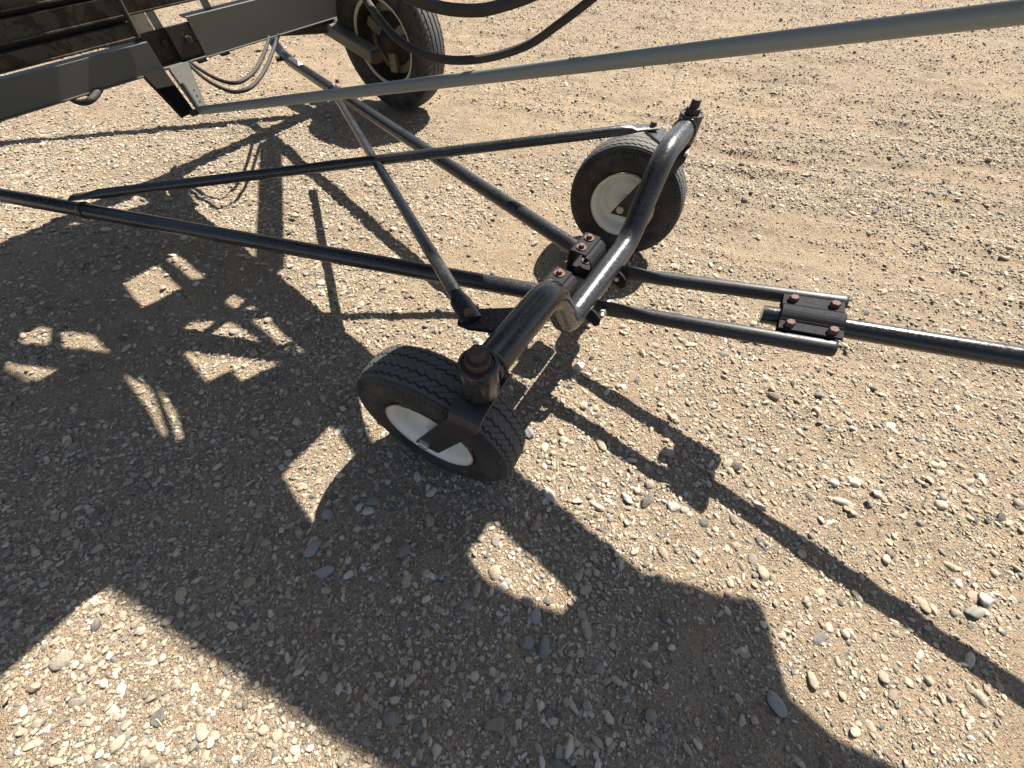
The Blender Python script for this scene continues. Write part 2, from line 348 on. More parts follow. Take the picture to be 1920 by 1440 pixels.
def scatter():
    P, S_, RO, ID, TI = [], [], [], [], []
    def field(n, lo, hi, pw, ymin, ymax, chips, tint_hi, power=1.0):
        y = rng.random(n)*(ymax-ymin)+ymin; half = 1.15+np.clip(y, -.4, 9)*.90; x = (rng.random(n)*2-1)*half
        keepn = rng.random(n) < (bare(x, y)**power)*(half/half.max())
        soft = np.minimum(np.clip((ymax-y)/.8, 0, 1) if ymax < 5 else 1, np.clip((y-ymin)/.8, 0, 1) if ymin > 0 else 1)
        keepn &= rng.random(n) < soft
        x, y = x[keepn], y[keepn]
        for kx, ky, kr in KEEP:
            q = (x-kx)**2+(y-ky)**2 > kr**2; x, y = x[q], y[q]
        m = len(x); d = lo+(hi-lo)*rng.random(m)**pw
        sc = np.stack([d*rng.uniform(.9, 1.25, m), d*rng.uniform(.8, 1.05, m), d*rng.uniform(.6, .95, m)], 1)
        z = relief(x, y)+sc[:, 2]*rng.uniform(-.04, .2, m)
        rot = np.stack([rng.normal(0, .28, m), rng.normal(0, .28, m), rng.random(m)*6.283], 1)
        idx = np.where(rng.random(m) < chips, rng.integers(10, 18, m), rng.integers(0, 10, m))
        P.append(np.stack([x, y, z], 1)); S_.append(sc); RO.append(rot); ID.append(idx); TI.append(np.clip(rng.random(m)*tint_hi, 0, 1))
    field(170000, .0032, .0075, 1.2, -.45, 1.8, .6, 1.0, .6)
    field(150000, .004, .009, 1.3, 1.0, 2.9, .6, 1.0, .6)
    field(170000, .006, .013, 1.6, -.45, 3.0, .5, 1.0)
    field(190000, .006, .015, 1.8, 2.2, 6.8, .5, 1.0, .6)
    field(38000, .0115, .022, 1.7, -.45, 3.0, .35, 1.0, .9)
    field(9000, .014, .026, 2.0, 2.2, 6.8, .4, 1.0, .8)
    field(1900, .020, .036, 2.0, -.45, 2.2, .25, 1.0, .6)
    field(450, .024, .042, 2.0, 2.0, 6.0, .3, 1.0, .8)
    P, S_, RO, ID, TI = map(np.concatenate, (P, S_, RO, ID, TI))
    me = bpy.data.meshes.new('gravel'); me.vertices.add(len(P)); me.vertices.foreach_set('co', P.ravel())
    for nm, ty, dat, key in (('size', 'FLOAT_VECTOR', S_, 'vector'), ('turn', 'FLOAT_VECTOR', RO, 'vector'), ('shape', 'INT', ID.astype(np.int32), 'value'), ('tint', 'FLOAT', TI, 'value')):
        me.attributes.new(nm, ty, 'POINT').data.foreach_set(key, np.ascontiguousarray(dat).ravel())
    o = bpy.data.objects.new('gravel', me); C.objects.link(o); o['kind'] = 'stuff'
    o['label'] = 'loose rounded tan and grey gravel strewn over the packed sandy yard'; o['category'] = 'gravel'
    me.materials.append(M['stone'])
    g = bpy.data.node_groups.new('gravel_scatter', 'GeometryNodeTree')
    g.interface.new_socket('Geometry', in_out='INPUT', socket_type='NodeSocketGeometry'); g.interface.new_socket('Geometry', in_out='OUTPUT', socket_type='NodeSocketGeometry')
    gi, go = g.nodes.new('NodeGroupInput'), g.nodes.new('NodeGroupOutput')
    ci = g.nodes.new('GeometryNodeCollectionInfo'); ci.inputs[0].default_value = stones; ci.inputs[1].default_value = True; ci.inputs[2].default_value = True
    ip = g.nodes.new('GeometryNodeInstanceOnPoints'); ip.inputs['Pick Instance'].default_value = True
    def attr(nm, ty):
        a = g.nodes.new('GeometryNodeInputNamedAttribute'); a.data_type = ty; a.inputs[0].default_value = nm; return a.outputs[0]
    e2r = g.nodes.new('FunctionNodeEulerToRotation')
    g.links.new(gi.outputs[0], ip.inputs['Points']); g.links.new(ci.outputs[0], ip.inputs['Instance'])
    g.links.new(attr('shape', 'INT'), ip.inputs['Instance Index']); g.links.new(attr('turn', 'FLOAT_VECTOR'), e2r.inputs[0])
    g.links.new(e2r.outputs[0], ip.inputs['Rotation']); g.links.new(attr('size', 'FLOAT_VECTOR'), ip.inputs['Scale'])
    g.links.new(ip.outputs[0], go.inputs[0])
    md = o.modifiers.new('scatter', 'NODES'); md.node_group = g
scatter()

# ---------------------------------------------------------------- tyres
def tyre(name, half, nth, treadfn, wear_edge, mat_, step=.0013, flat_=.006):
    """half: control points (offset, radius) from crown to bead; local axis = y"""
    P = spline([(o, r, 0) for o, r in half], 14); pts = np.array([(p.x, p.y) for p in P])
    seg = np.concatenate([[0], np.cumsum(np.hypot(*np.diff(pts, axis=0).T))])
    sa = np.concatenate([np.arange(0, wear_edge*1.3, step), np.arange(wear_edge*1.3, seg[-1], .0032), [seg[-1]]])
    o_, r_ = np.interp(sa, seg, pts[:, 0]), np.interp(sa, seg, pts[:, 1])
    s = np.concatenate([-sa[::-1], sa[1:]]); off = np.concatenate([-o_[::-1], o_[1:]]); rad = np.concatenate([r_[::-1], r_[1:]])
    do, dr = np.gradient(off), np.gradient(rad); ln = np.hypot(do, dr); no, nr = -dr/ln, do/ln
    th = np.arange(nth)*2*np.pi/nth; TH, Sx = np.meshgrid(th, s, indexing='ij')
    h = treadfn(TH, Sx); rr = rad[None]+h*nr[None]; oo = off[None]+h*no[None]
    V = np.stack([rr*np.cos(TH), oo, rr*np.sin(TH)], -1).reshape(-1, 3); n = len(s)
    if flat_: 
        k_ = np.clip((-V[:, 2]-(rad.max()-.045))/.045, 0, 1)**1.5; V[:, 1] *= 1+.10*k_; V[:, 2] = np.maximum(V[:, 2], -(rad.max()-flat_))
    i, j = np.meshgrid(np.arange(nth), np.arange(n-1), indexing='ij'); a = (i*n+j).ravel(); b = (((i+1) % nth)*n+j).ravel()
    F = np.stack([a, b, b+1, a+1], 1)
    me = bpy.data.meshes.new(name); me.vertices.add(len(V)); me.vertices.foreach_set('co', V.ravel())
    me.loops.add(F.size); me.loops.foreach_set('vertex_index', F.ravel().astype(np.int32)); me.polygons.add(len(F))
    me.polygons.foreach_set('loop_start', np.arange(0, F.size, 4, dtype=np.int32)); me.polygons.foreach_set('use_smooth', np.ones(len(F), bool)); me.update(calc_edges=True)
    wr = (np.clip((wear_edge-np.abs(Sx))/.006, 0, 1)*np.clip(1+h/.0012, 0, 1)).ravel()
    me.attributes.new('wear', 'FLOAT', 'POINT').data.foreach_set('value', wr)
    me.materials.append(mat_); return me
def fr(x): return x-np.floor(x)
def sst(x): x = np.clip(x, 0, 1); return x*x*(3-2*x)
def caster_tread(th, s):
    NP = 58; t = th/(2*np.pi)*NP; h = np.zeros_like(s)
    saw = lambda q: np.where(fr(q) < .72, fr(q)/.72, (1-fr(q))/.28)-.5
    for k, sk in enumerate((-.036, -.0135, .0135, .036)):
        d = np.abs(s-(sk+.0058*saw(t+k*.5)*(1 if k < 2 else -1)))
        h = np.minimum(h, -.0034*sst((.0025-d)/.0013))
    for k, sk in enumerate((-.025, 0, .025)):
        inr = np.clip((.0085-np.abs(s-sk))/.002, 0, 1); q = fr(t+(s-sk)/.016*(1 if k != 1 else -1)+.3*k)
        d = np.minimum(q, 1-q)*.0223; h = np.minimum(h, -.0014*sst((.0014-d)/.0010)*inr)
    sh = np.exp(-((np.abs(s)-.062)/.006)**2); h = h+np.where(np.abs(s) > .053, sh*.0011*np.sign(np.sin(t*2*2*np.pi/2.0*1.6)), 0)
    for q in (.074, .094, .104): h = h+.0012*np.exp(-((np.abs(s)-q)/.0016)**2)
    return h-.0015*sst((np.abs(s)-.0465)/.002)*sst((.051-np.abs(s))/.002)
caster_me = tyre('tyre', [(0, .2065), (.02, .2058), (.036, .2035), (.045, .1995), (.0515, .191), (.0555, .177), (.0562, .160), (.0535, .140), (.049, .126), (.046, .117), (.040, .113)], 900, caster_tread, .049, M['rubber'])
def rim_mesh(prof, edge_r, mat_, n=96):
    m = MB().lathe(prof, Matrix.Rotation(R(90), 4, 'X'), n); me = bpy.data.meshes.new('rim'); me.from_pydata([tuple(v) for v in m.v], [], m.f); me.materials.append(mat_)
    me.polygons.foreach_set('use_smooth', [True]*len(m.f)); me.set_sharp_from_angle(angle=R(50))
    wr = [max(0, min(1, (math.hypot(v[0], v[2])-edge_r)/.004)) for v in m.v]
    me.attributes.new('wear', 'FLOAT', 'POINT').data.foreach_set('value', wr); return me
# profile heights: +z becomes -y (the visible outer face)
caster_rim = rim_mesh([(.1135, .046), (.117, .0515), (.1175, .0535), (.1165, .0545), (.1135, .0525), (.110, .047), (.105, .041), (.1015, .034), (.099, .018), (.096, .004), (.090, -.002), (.079, -.004), (.074, -.001), (.070, .0055), (.064, .008), (.022, .008), (.020, .036), (.0, .036)], .1125, M['white'])

# ---------------------------------------------------------------- caster carriage (black A-frame)
ROOT = Vector((.24, .84, 0))
car = empty('caster_carriage', ROOT, 'black tubular A-frame with a dropped cross tube riding on two small caster wheels', 'wheeled frame')
K1, K2 = Vector((-.056, .359, 0)), Vector((.518, 1.300, 0)); ED = (K2-K1).normalized(); EF = Vector((ED.y, -ED.x, 0)); LEN = (K2-K1).length
def ax(s, z, f=0.0): return K1+ED*s+EF*f+Vector((0, 0, z))
ZH, ZL, RA = .468, .282, .0325
axle = MB().sweep(fillet([ax(.02, ZH), ax(.248, ZH, .0), ax(.352, ZL, .010), ax(.735, ZL, .012), ax(.90, ZH, .0), ax(LEN-.02, ZH)], [.085, .075, .11, .12], 12), RA, 32).build('axle_tube', M['black'], car, ROOT)
for K in (K1, K2):
    Mx = Matrix.Translation(K)
    MB().lathe([(.0335, .430), (.0345, .432), (.0345, .503), (.0335, .5065), (.0285, .5065), (.0275, .503), (.0275, .46)], Mx, 40).build('collar', M['black'], axle, ROOT, 40)
def weld(c, axis, r, w_, par, seed):
    c, axis = Vector(c), Vector(axis).normalized(); q = axis.to_track_quat('Z', 'Y').to_matrix(); rw_ = random.Random(seed); P_ = []
    for k in range(61):
        a = k*2*math.pi/60; j = 1 if k in (0, 60) else rw_.uniform(.93, 1.07)
        P_.append(c+q@Vector((r*j*math.cos(a), r*j*math.sin(a), rw_.uniform(-.0012, .0012) if 0 < k < 60 else 0)))
    rad = [w_*(.75+.5*abs(math.sin(k*1.3+seed))) for k in range(61)]; rad[-1] = rad[0]
    return MB().sweep(P_, rad, 8, caps=False).build('weld_bead', M['black'], par, ROOT)
weld(ax(.034, ZH), ED, RA+.0005, .0034, axle, 1); weld(ax(LEN-.034, ZH), ED, RA+.0005, .0034, axle, 2)
# frame arms
A1a, A1b = Vector((-2.75, 1.416, .251)), Vector((.085, .752, .288))
A2b, A2a = Vector((.182, .948, .283)), Vector((-1.14, 2.335, .285))
arm1 = MB().sweep(line(A1a, A1b, 12), .0228, 28).build('frame_arm', M['black'], car, ROOT)
arm2 = MB().sweep(fillet([Vector((-1.36, 2.60, .36)), Vector((-1.225, 2.44, .295)), A2a, A2b], [.10, .06], 6), .0228, 28).build('frame_arm', M['black'], car, ROOT)
MB().sweep([A2a+Vector((.01, -.012, .020)), A2a+Vector((.095, -.105, .020))], [(.0125, .0035)]*2, 16, up=(0, 0, 1)).build('sticker', M['sticker'], arm2, ROOT)
MB().sweep([A2a+Vector((-.085, .03, 0)), A2a+Vector((-.02, .075, 0))], .011, 12).build('pin', M['darkrust'], arm2, ROOT)
# cross braces with flattened bolted ends
def brace(a, b, r, name='brace_tube'):
    a, b = Vector(a), Vector(b); t = (b-a).normalized(); Ln = (b-a).length
    ps = [a, a+t*.03, a+t*.06]+line(a+t*.10, b-t*.10, 10)+[b-t*.065, b-t*.05, b+t*.012]
    fl = (r*1.5, .0045); rr = [fl, fl, (r*1.25, r*.6)]+[(r, r)]*10+[(r*1.1, r*.8), fl, fl]
    return MB().sweep(ps, rr, 22, up=(0, 0, 1)).build(name, M['black'], car, ROOT, 50)
B1a, B1b = Vector((-.800, 1.915, .312)), Vector((-.086, .503, .462))
B2a, B2b = Vector((-1.405, 1.108, .306)), Vector((.401, 1.262, .482))
b1 = brace(B1a, B1b, .0142); b2 = brace(B2a, B2b, .0142)
def tab(p, q, wd, z0, z1):
    p, q = Vector((p.x, p.y, 0)), Vector((q.x, q.y, 0)); t = (q-p).normalized(); n = Vector((-t.y, t.x, 0))
    poly = [p+n*wd*.6-t*.022, p-n*wd*.6-t*.022, p-n*wd-t*.0, q-n*wd*1.5, q+n*wd*1.5, p+n*wd]
    return MB().prism([(v.x, v.y) for v in poly], z0, z1)
tab(B1b, ax(.165, 0), .024, .447, .456).build('brace_tab', M['black'], axle, ROOT)
tab(B2b, ax(LEN-.135, 0), .024, .467, .476).build('brace_tab', M['black'], axle, ROOT)
for p, br in ((B1b, b1), (B2b, b2)): MB().hexbolt(p+Vector((0, 0, .004)), (0, 0, 1), .0095, .010).build('bolt', M['rust'], br, ROOT)
for p, d, br in ((Vector((-1.385, 1.096, .269)), A1b-A1a, arm1), (Vector((-.835, 2.008, .285)), A2b-A2a, arm2)):
    t = d.normalized(); s_ = t.cross(Vector((0, 0, 1))); Mx = Matrix.Translation(p)@t.to_track_quat('Z', 'Y').to_matrix().to_4x4()
    MB().lathe([(.0230, -.005), (.0265, -.004), (.0265, .004), (.0230, .005)], Mx, 28).build('strap', M['black'], br, ROOT)
    MB().hexbolt(p-s_*.03+Vector((0, 0, .026)), (0, 0, 1), .008, .008, .012).build('bolt', M['rust'], br, ROOT)
# clamp brackets that tie the arms to the cross tube
def bracket(s0, s1, arm_f):
    """folded box between arm end and cross tube, open at both ends, running along the cross tube"""
    f1 = -.030; f0 = -.102; z0, z1, t = .238, .312, .0045
    Mx = Matrix(((ED.x, EF.x, 0, 0), (ED.y, EF.y, 0, 0), (0, 0, 1, 0), (0, 0, 0, 1))); Mx = Matrix.Translation(K1)@Mx
    # section in the (forward, z) plane, swept along the tube direction
    cor = [(f0+.050, z1+.004), (f0+.004, z1+.004), (f0, z1), (f0, z0+.004), (f0+.004, z0), (f1-.010, z0), (f1, z0+.010), (f1, z1-.026), (f1-.004, z1-.014), (f1-.012, z1-.005), (f1-.034, z1-.002)]
    m = MB(); n = len(cor); V = []
    for s in (s0, s1):
        for sg in (1, -1):
            for i, (f, z) in enumerate(cor):
                a = Vector(cor[max(i-1, 0)]); b = Vector(cor[min(i+1, n-1)]); d = (b-a).normalized(); V.append(Mx@Vector((s, f-d.y*sg*t/2, z+d.x*sg*t/2)))
    A = lambda e, sd, i: (e*2+sd)*n+i
    F = []
    for i in range(n-1):
        F += [(A(0, 0, i), A(1, 0, i), A(1, 0, i+1), A(0, 0, i+1)), (A(0, 1, i), A(0, 1, i+1), A(1, 1, i+1), A(1, 1, i)),
              (A(0, 0, i), A(0, 0, i+1), A(0, 1, i+1), A(0, 1, i)), (A(1, 0, i), A(1, 1, i), A(1, 1, i+1), A(1, 0, i+1))]
    for i in (0, n-1): F.append((A(0, 0, i), A(0, 1, i), A(1, 1, i), A(1, 0, i)))
    m.add(V, F, False); br = m.build('clamp_bracket', M['plate'], car, ROOT)
    for k in (.24, .76):
        s = s0+(s1-s0)*k; p = Mx@Vector((s, f0+.024, z1+.0063)); MB().hexbolt(p, (0, 0, 1), .0085, .009, .0145).build('bolt', M['rust'], br, ROOT)
        p = Mx@Vector((s, f0+.030, z0+.0023)); MB().hexbolt(p, (0, 0, 1), .0085, .009, .0145).build('bolt', M['rust'], br, ROOT)
bracket(.392, .488, 0); bracket(.572, .668, 0)
# casters: fork with its tyre, rim, bolts; one built, one copied
def caster(K, ang):
    f = MB(); hw = .0315; path = fillet([Vector((0, -.066, .178)), Vector((0, -.066, .420)), Vector((0, .066, .420)), Vector((0, .066, .178))], [.03, .03], 6)
    sh = lambda z: -.122*min(1, max(0, (.40-z)/(.40-.206)))
    V = []
    for i, p in enumerate(path):
        a, b = path[max(i-1, 0)], path[min(i+1, len(path)-1)]; d = (b-a).normalized(); nrm = Vector((0, d.z, -d.y))
        for o in (-.004, .004):
            for x in (-hw, hw):
                q = p+nrm*o; V.append(Vector((q.x+x+sh(p.z), q.y, q.z)))
    F = []
    for i in range(len(path)-1):
        b = i*4; c = b+4; F += [(b, b+1, c+1, c), (b+2, c+2, c+3, b+3), (b, c, c+2, b+2), (b+1, b+3, c+3, c+1)]
    F += [(0, 2, 3, 1), tuple(len(path)*4-4+k for k in (0, 1, 3, 2))]
    f.add(V, F, False); f.lathe([(.031, .424), (.031, .431), (.024, .433)], None, 28)
    fk = f.build('caster_fork', M['fork'], car); fk.location = K-ROOT; fk.rotation_euler = (0, 0, ang)
    hub = Vector((-.122, 0, .2035))
    t = bpy.data.objects.new('tyre', caster_me); C.objects.link(t); t.parent = fk; t.location = hub
    r_ = bpy.data.objects.new('rim', caster_rim); C.objects.link(r_); r_.parent = fk; r_.location = hub
    h = MB().sweep([hub+Vector((0, -.082, 0)), hub+Vector((0, .082, 0))], .0075, 14).hexbolt(hub+Vector((0, -.070, 0)), (0, -1, 0), .0145, .011).hexbolt(hub+Vector((0, .070, 0)), (0, 1, 0), .0145, .011)
    h.build('axle_bolt', M['zinc'], fk)
    k = MB().lathe([(.0215, .505), (.0215, .519), (.0205, .521), (.013, .521)], None, 26).hexbolt((0, 0, .520), (0, 0, 1), .0145, .021)
    k.lathe([(.0272, .470), (.0272, .504), (.0, .504)], None, 26); k.build('kingpin', M['kingrust'], fk, (0, 0, 0), 40)
    return fk
c1 = caster(K1, math.atan2(-.428, .904)); c2 = caster(K2, math.atan2(-.40, .9165))
c1['label'] = 'nearer caster fork and wheel, turned edge-on and mostly in shade'; c2['label'] = 'farther caster fork and wheel with its white rim facing the camera'

# ---------------------------------------------------------------- tow bar
TB = Vector((.70, .60, 0)); tow = empty('tow_bar', TB, 'black steel tow bar, two parallel links bolted to a tongue tube on the right', 'tow bar')
TT = Vector((.22, -.109, .054)).normalized(); TP = Vector((.757, .572, .375)); CC = TP-TT*.083
tong = MB().sweep(line(TP-TT*.178, TP+TT*1.6, 8), .0215, 30).build('tongue_tube', M['black_clean'], tow, TB)
TS = TT.cross(Vector((0, 0, 1))).normalized(); TU = TS.cross(TT).normalized()
def bar(a, b, side):
    a, b = Vector(a), Vector(b); t = (b-a).normalized(); r = .0186
    ps = [a-t*.012, a+t*.045, a+t*.065, a+t*.10, a+t*.14]+line(a+t*.2, b-t*.008, 6)+[b-t*.002, b]
    rr = [(.005, .026), (.005, .026), (.006, .025), (.012, .021), (r, r)]+[(r, r)]*6+[(r*.93, r*.93), (r*.8, r*.8)]
    o = MB().sweep(ps, rr, 24, up=(0, 0, 1)).build('tow_link', M['satin'], tow, TB, 60)
    s_ = t.cross(Vector((0, 0, 1))).normalized(); p = a+t*.022
    MB().sweep([p-s_*.030, p+s_*.034], .0065, 12).hexbolt(p+s_*.012, s_, .011, .010).hexbolt(p-s_*.012, -s_, .011, .010).build('bolt', M['zinc'], o, TB)
    return o
L1 = bar((.288, .886, .254), CC+TT*.068-TS*.083+TU*.002, 1); L2 = bar((.232, .748, .246), CC+TT*.056+TS*.066-TU*.006, -1)
# lugs under the cross tube that take the links
for s in (.425, .600):
    for e in (.010,):
        p = ax(s+e, 0, .052); Mx = Matrix(((EF.x, 0, ED.x, p.x), (EF.y, 0, ED.y, p.y), (0, 1, 0, 0), (0, 0, 0, 1)))
        MB().prism([(-.040, .262), (-.02, .24), (.010, .226), (.020, .236), (.020, .258), (.004, .272), (-.030, .290)], -.0035, .0035, Mx).build('lug', M['plate'], axle, ROOT)
# saddle clamp

cl = MB(); hl = .060; sec = [(-.066, .012), (-.030, .012), (-.0255, .016)]+[(-.0245*math.cos(a), .0245*math.sin(a)+.001) for a in np.linspace(.55, math.pi-.55, 11)]+[(.0255, .016), (.030, .012), (.056, .012)]
n = len(sec); V = []
for e in (-hl, hl):
    for o in (0, .006):
        for i, (x, z) in enumerate(sec):
            a, b = sec[max(i-1, 0)], sec[min(i+1, n-1)]; d = Vector((b[0]-a[0], b[1]-a[1])).normalized(); V.append(CC+TT*e+TS*(x-d.y*o)+TU*(z+d.x*o))
F = []
for i in range(n-1):
    A = lambda e, o, k: (e*2+o)*n+k
    F += [(A(0, 1, i), A(1, 1, i), A(1, 1, i+1), A(0, 1, i+1)), (A(0, 0, i), A(0, 0, i+1), A(1, 0, i+1), A(1, 0, i)), (A(0, 0, i), A(0, 1, i), A(0, 1, i+1), A(0, 0, i+1)), (A(1, 0, i), A(1, 0, i+1), A(1, 1, i+1), A(1, 1, i))]
for i in (0, n-1): F.append((A(0, 0, i), A(1, 0, i), A(1, 1, i), A(0, 1, i)))
cl.add(V, F, False); clamp = cl.build('saddle_clamp', M['plate'], tow, TB)
MB().box(CC-TU*.006-TS*.006, (TT, TS, TU), (hl, .062, .004)).build('clamp_plate', M['plate'], tow, TB)
for e in (-.040, .040):
    for x in (-.047, .042): MB().hexbolt(CC+TT*e+TS*x+TU*.018, TU, .0102, .011).build('bolt', M['rust'], clamp, TB)

# ---------------------------------------------------------------- grain auger (grey machine at upper left and overhead)
G = Vector((-1.4, 2.1, 0)); aug = empty('grain_auger', G, 'large rusty grey grain auger undercarriage with side beam, support pole and one road wheel', 'grain auger')
b0 = Vector((-1.838, 1.469, 0)); bd = Vector((.565, .825, 0)).normalized(); bn = Vector((bd.y, -bd.x, 0)); UP = Vector((0, 0, 1))
def bp(s, z, f=0.0): return b0+bd*s+bn*f+UP*z
def channel(s0, s1, z0, z1, name, m, lip=.040):
    """C channel, web facing the camera side, flanges turned back"""
    q = MB(); t = .006
    q.box(bp((s0+s1)/2, (z0+z1)/2, -t/2), (bd, bn, UP), ((s1-s0)/2, t/2, (z1-z0)/2))
    q.box(bp((s0+s1)/2, z0+.003, -lip/2-t-.0005), (bd, bn, UP), ((s1-s0)/2, lip/2, .003))
    q.box(bp((s0+s1)/2, z1-.003, -lip/2-t-.0005), (bd, bn, UP), ((s1-s0)/2, lip/2, .003))
    q.box(bp((s0+s1)/2, z0-.0025, -.010), (bd, bn, UP), ((s1-s0)/2, .016, .0025))
    return q.build(name, m, aug, G)
channel(-1.6, .585, .367, .456, 'side_beam', M['beamgrey'])
channel(.775, 2.15, .367, .496, 'side_beam', M['beamgrey'], .05)
sp = MB().box(bp(.68, .420, -.045), (bd, bn, UP), (.125, .004, .052)).box(bp(.725, .428, -.012), (bd, bn, UP), (.048, .004, .052)).build('splice_plate', M['darkrust'], aug, G)
MB().box(bp(.68, .3668, -.022), (bd, bn, UP), (.094, .028, .0035)).build('splice_plate', M['beamgrey'], aug, G)
for s in (.655, .74): MB().hexbolt(bp(s, .432, -.008 if s > .7 else -.041), bn, .014, .010, .019).build('bolt', M['darkrust'], sp, G)
# rusty stringers stacked above the side beam
for z0, z1, f, s1 in ((.470, .513, -.015, .57), (.532, .586, -.02, 2.0), (.602, .660, -.02, 2.0), (.675, .74, -.03, 2.0)):
    q = MB(); q.box(bp((-1.6+s1)/2, (z0+z1)/2, f), (bd, bn, UP), ((s1+1.6)/2, .004, (z1-z0)/2)); q.box(bp((-1.6+s1)/2, z1-.003, f-.024), (bd, bn, UP), ((s1+1.6)/2, .0195, .003)); q.box(bp((-1.6+s1)/2, z0+.003, f+.008), (bd, bn, UP), ((s1+1.6)/2, .0035, .003))
    q.build('stringer', M['rusty'], aug, G)
MB().box(bp(-.5, .635, -.062), (bd, bn, UP), (1.08, .003, .125)).box(bp(1.28, .668, -.062), (bd, bn, UP), (.69, .003, .095)).build('gap_shade_sheet', M['darkrust'], aug, G)  # added dark sheet, stands in for black shade between the stringers
MB().sweep([bp(.560, .478, .012), bp(.585, .70, .012)], .0095, 14).build('upright_rod', M['darkrust'], aug, G)
for s, m in ((.62, 'cream'), (.672, 'grey'), (.90, 'grey')): MB().box(bp(s, .50, -.05), (bd, bn, UP), (.030 if m == 'cream' else .016, .005, .045)).build('upright', M[m], aug, G)
for s in (.30, .75, .86, 1.25): MB().box(bp(s, .358, -.008), (bd, bn, UP), (.020, .012, .006)).build('weld_pad', M['darkrust'], aug, G)
# hanger bracket and grey support pole
PA, PB = Vector((-1.301, 1.742, .301)), Vector((1.371, 0.388, 1.041))
def leg(m, s0, s1, q0, q1, dep, name):
    q = MB(); a0, a1 = bp(s0, .3645, 0), bp(s1, .3645, 0); e0, e1 = PA+bd*q0, PA+bd*q1; th = .006
    for u0, u1, w0, w1 in ((a0, a1, e0, e1),):
        nn = (u1-u0).cross(w0-u0).normalized(); V = [u0, u1, w1, w0]; V += [v-nn*th for v in V]
        q.add(V, [(0, 1, 2, 3), (7, 6, 5, 4), (0, 4, 5, 1), (1, 5, 6, 2), (2, 6, 7, 3), (3, 7, 4, 0)], False)
    for u, w_ in ((a0, e0), (a1, e1)):
        sg = 1 if u is a0 else -1; V = [u, u+bd*.005*sg, w_+bd*.005*sg, w_]; V = V+[v-UP*.0-nn*dep if False else v+Vector((0, 0, -dep*.4))-bn*dep*.8 for v in V]
        q.add(V, [(0, 1, 2, 3), (7, 6, 5, 4), (0, 4, 5, 1), (1, 5, 6, 2), (2, 6, 7, 3), (3, 7, 4, 0)], False)
    return q.build(name, m, aug, G)
leg(M['darkleg'], .500, .583, -.072, -.022, .03, 'hanger_leg'); rl = leg(M['darkgrey'], .605, .690, -.004, .030, .03, 'hanger_leg')
for k in (.62, .75, .87):
    p = bp(.655, .362, 0).lerp(PA+bd*.016, k); d = (PA-bp(.655, .362, 0)).normalized(); n_ = bd.cross(d).normalized()
    MB().box(p+n_*.0005*(-1), (d, bd, n_), (.007, .0035, .007)).build('slot', M['black'], rl, G)
pole = MB().sweep(line(PA, PB, 10), .0142, 30).build('support_pole', M['grey'], aug, G)
MB().sweep([PA-bd*.04, PA+bd*.035], .010, 14).build('pin', M['darkrust'], pole, G)
# road wheel
WC = Vector((-.689, 2.616, .304)); WA = 4.249
def road_tread(th, s):
    h = np.zeros_like(s); t = th/(2*np.pi)*84
    for sk in (-.045, -.016, .016, .045):
        d = np.abs(s-sk-.0012*np.sin(t*2*np.pi)); h = np.minimum(h, -.006*sst((.0042-d)/.0018))
    ino = np.clip((np.abs(s)-.049)/.003, 0, 1)*np.clip((.092-np.abs(s))/.004, 0, 1)
    q = fr(t*.75+np.abs(s)/.05); d = np.minimum(q, 1-q)*.030; h = np.minimum(h, -.005*sst((.0032-d)/.002)*ino)
    for q in (.115, .135): h = h+.0015*np.exp(-((np.abs(s)-q)/.002)**2)
    return h
road_me = tyre('road_wheel', [(0, .304), (.03, .3025), (.055, .298), (.070, .290), (.082, .274), (.088, .250), (.087, .225), (.080, .200), (.073, .186), (.068, .180), (.06, .176)], 720, road_tread, .082, M['rubber'], .0022)
rw = bpy.data.objects.new('road_wheel', road_me); C.objects.link(rw); rw.parent = aug; rw.location = WC-G; rw.rotation_euler = (0, 0, WA+R(90))
rr = bpy.data.objects.new('rim', rim_mesh([(.175, .064), (.179, .070), (.1795, .0735), (.177, .075), (.174, .0745), (.169, .072), (.166, .066)], .5, M['cream'])); C.objects.link(rr); rr.parent = rw
MB().lathe([(.1665, .067), (.163, .05), (.160, .02), (.157, -.03), (.10, -.034), (.0, -.034)], Matrix.Rotation(R(90), 4, 'X'), 64).build('rim_well', M['darkrust'], rw)  # dark rust tone also paints in the shadow inside the wheel
dk = MB(); a = [(r0*math.cos(k*math.pi/48), r0*math.sin(k*math.pi/48)) for k in range(96) for r0 in ((.146 if k % 2 else .139),)]
dk.prism(a, -.022, -.012, Matrix.Rotation(R(90), 4, 'X')); 
d_ = dk.build('wheel_disc', M['oldcream'], rw)
hbm = MB().lathe([(.112, -.012), (.108, -.004), (.060, .0), (.055, .02), (.04, .05), (.034, .075), (.0, .078)], Matrix.Rotation(R(90), 4, 'X'), 36).build('hub', M['darkrust'], rw)
q = MB()
for k in range(3):
    a_ = k*2*math.pi/3+.5; q.box((.085*math.cos(a_), -.010, .085*math.sin(a_)), ((math.cos(a_), 0, math.sin(a_)), (-math.sin(a_), 0, math.cos(a_)), (0, 1, 0)), (.050, .022, .018))
q.build('hub_arm', M['oldcream'], rw)
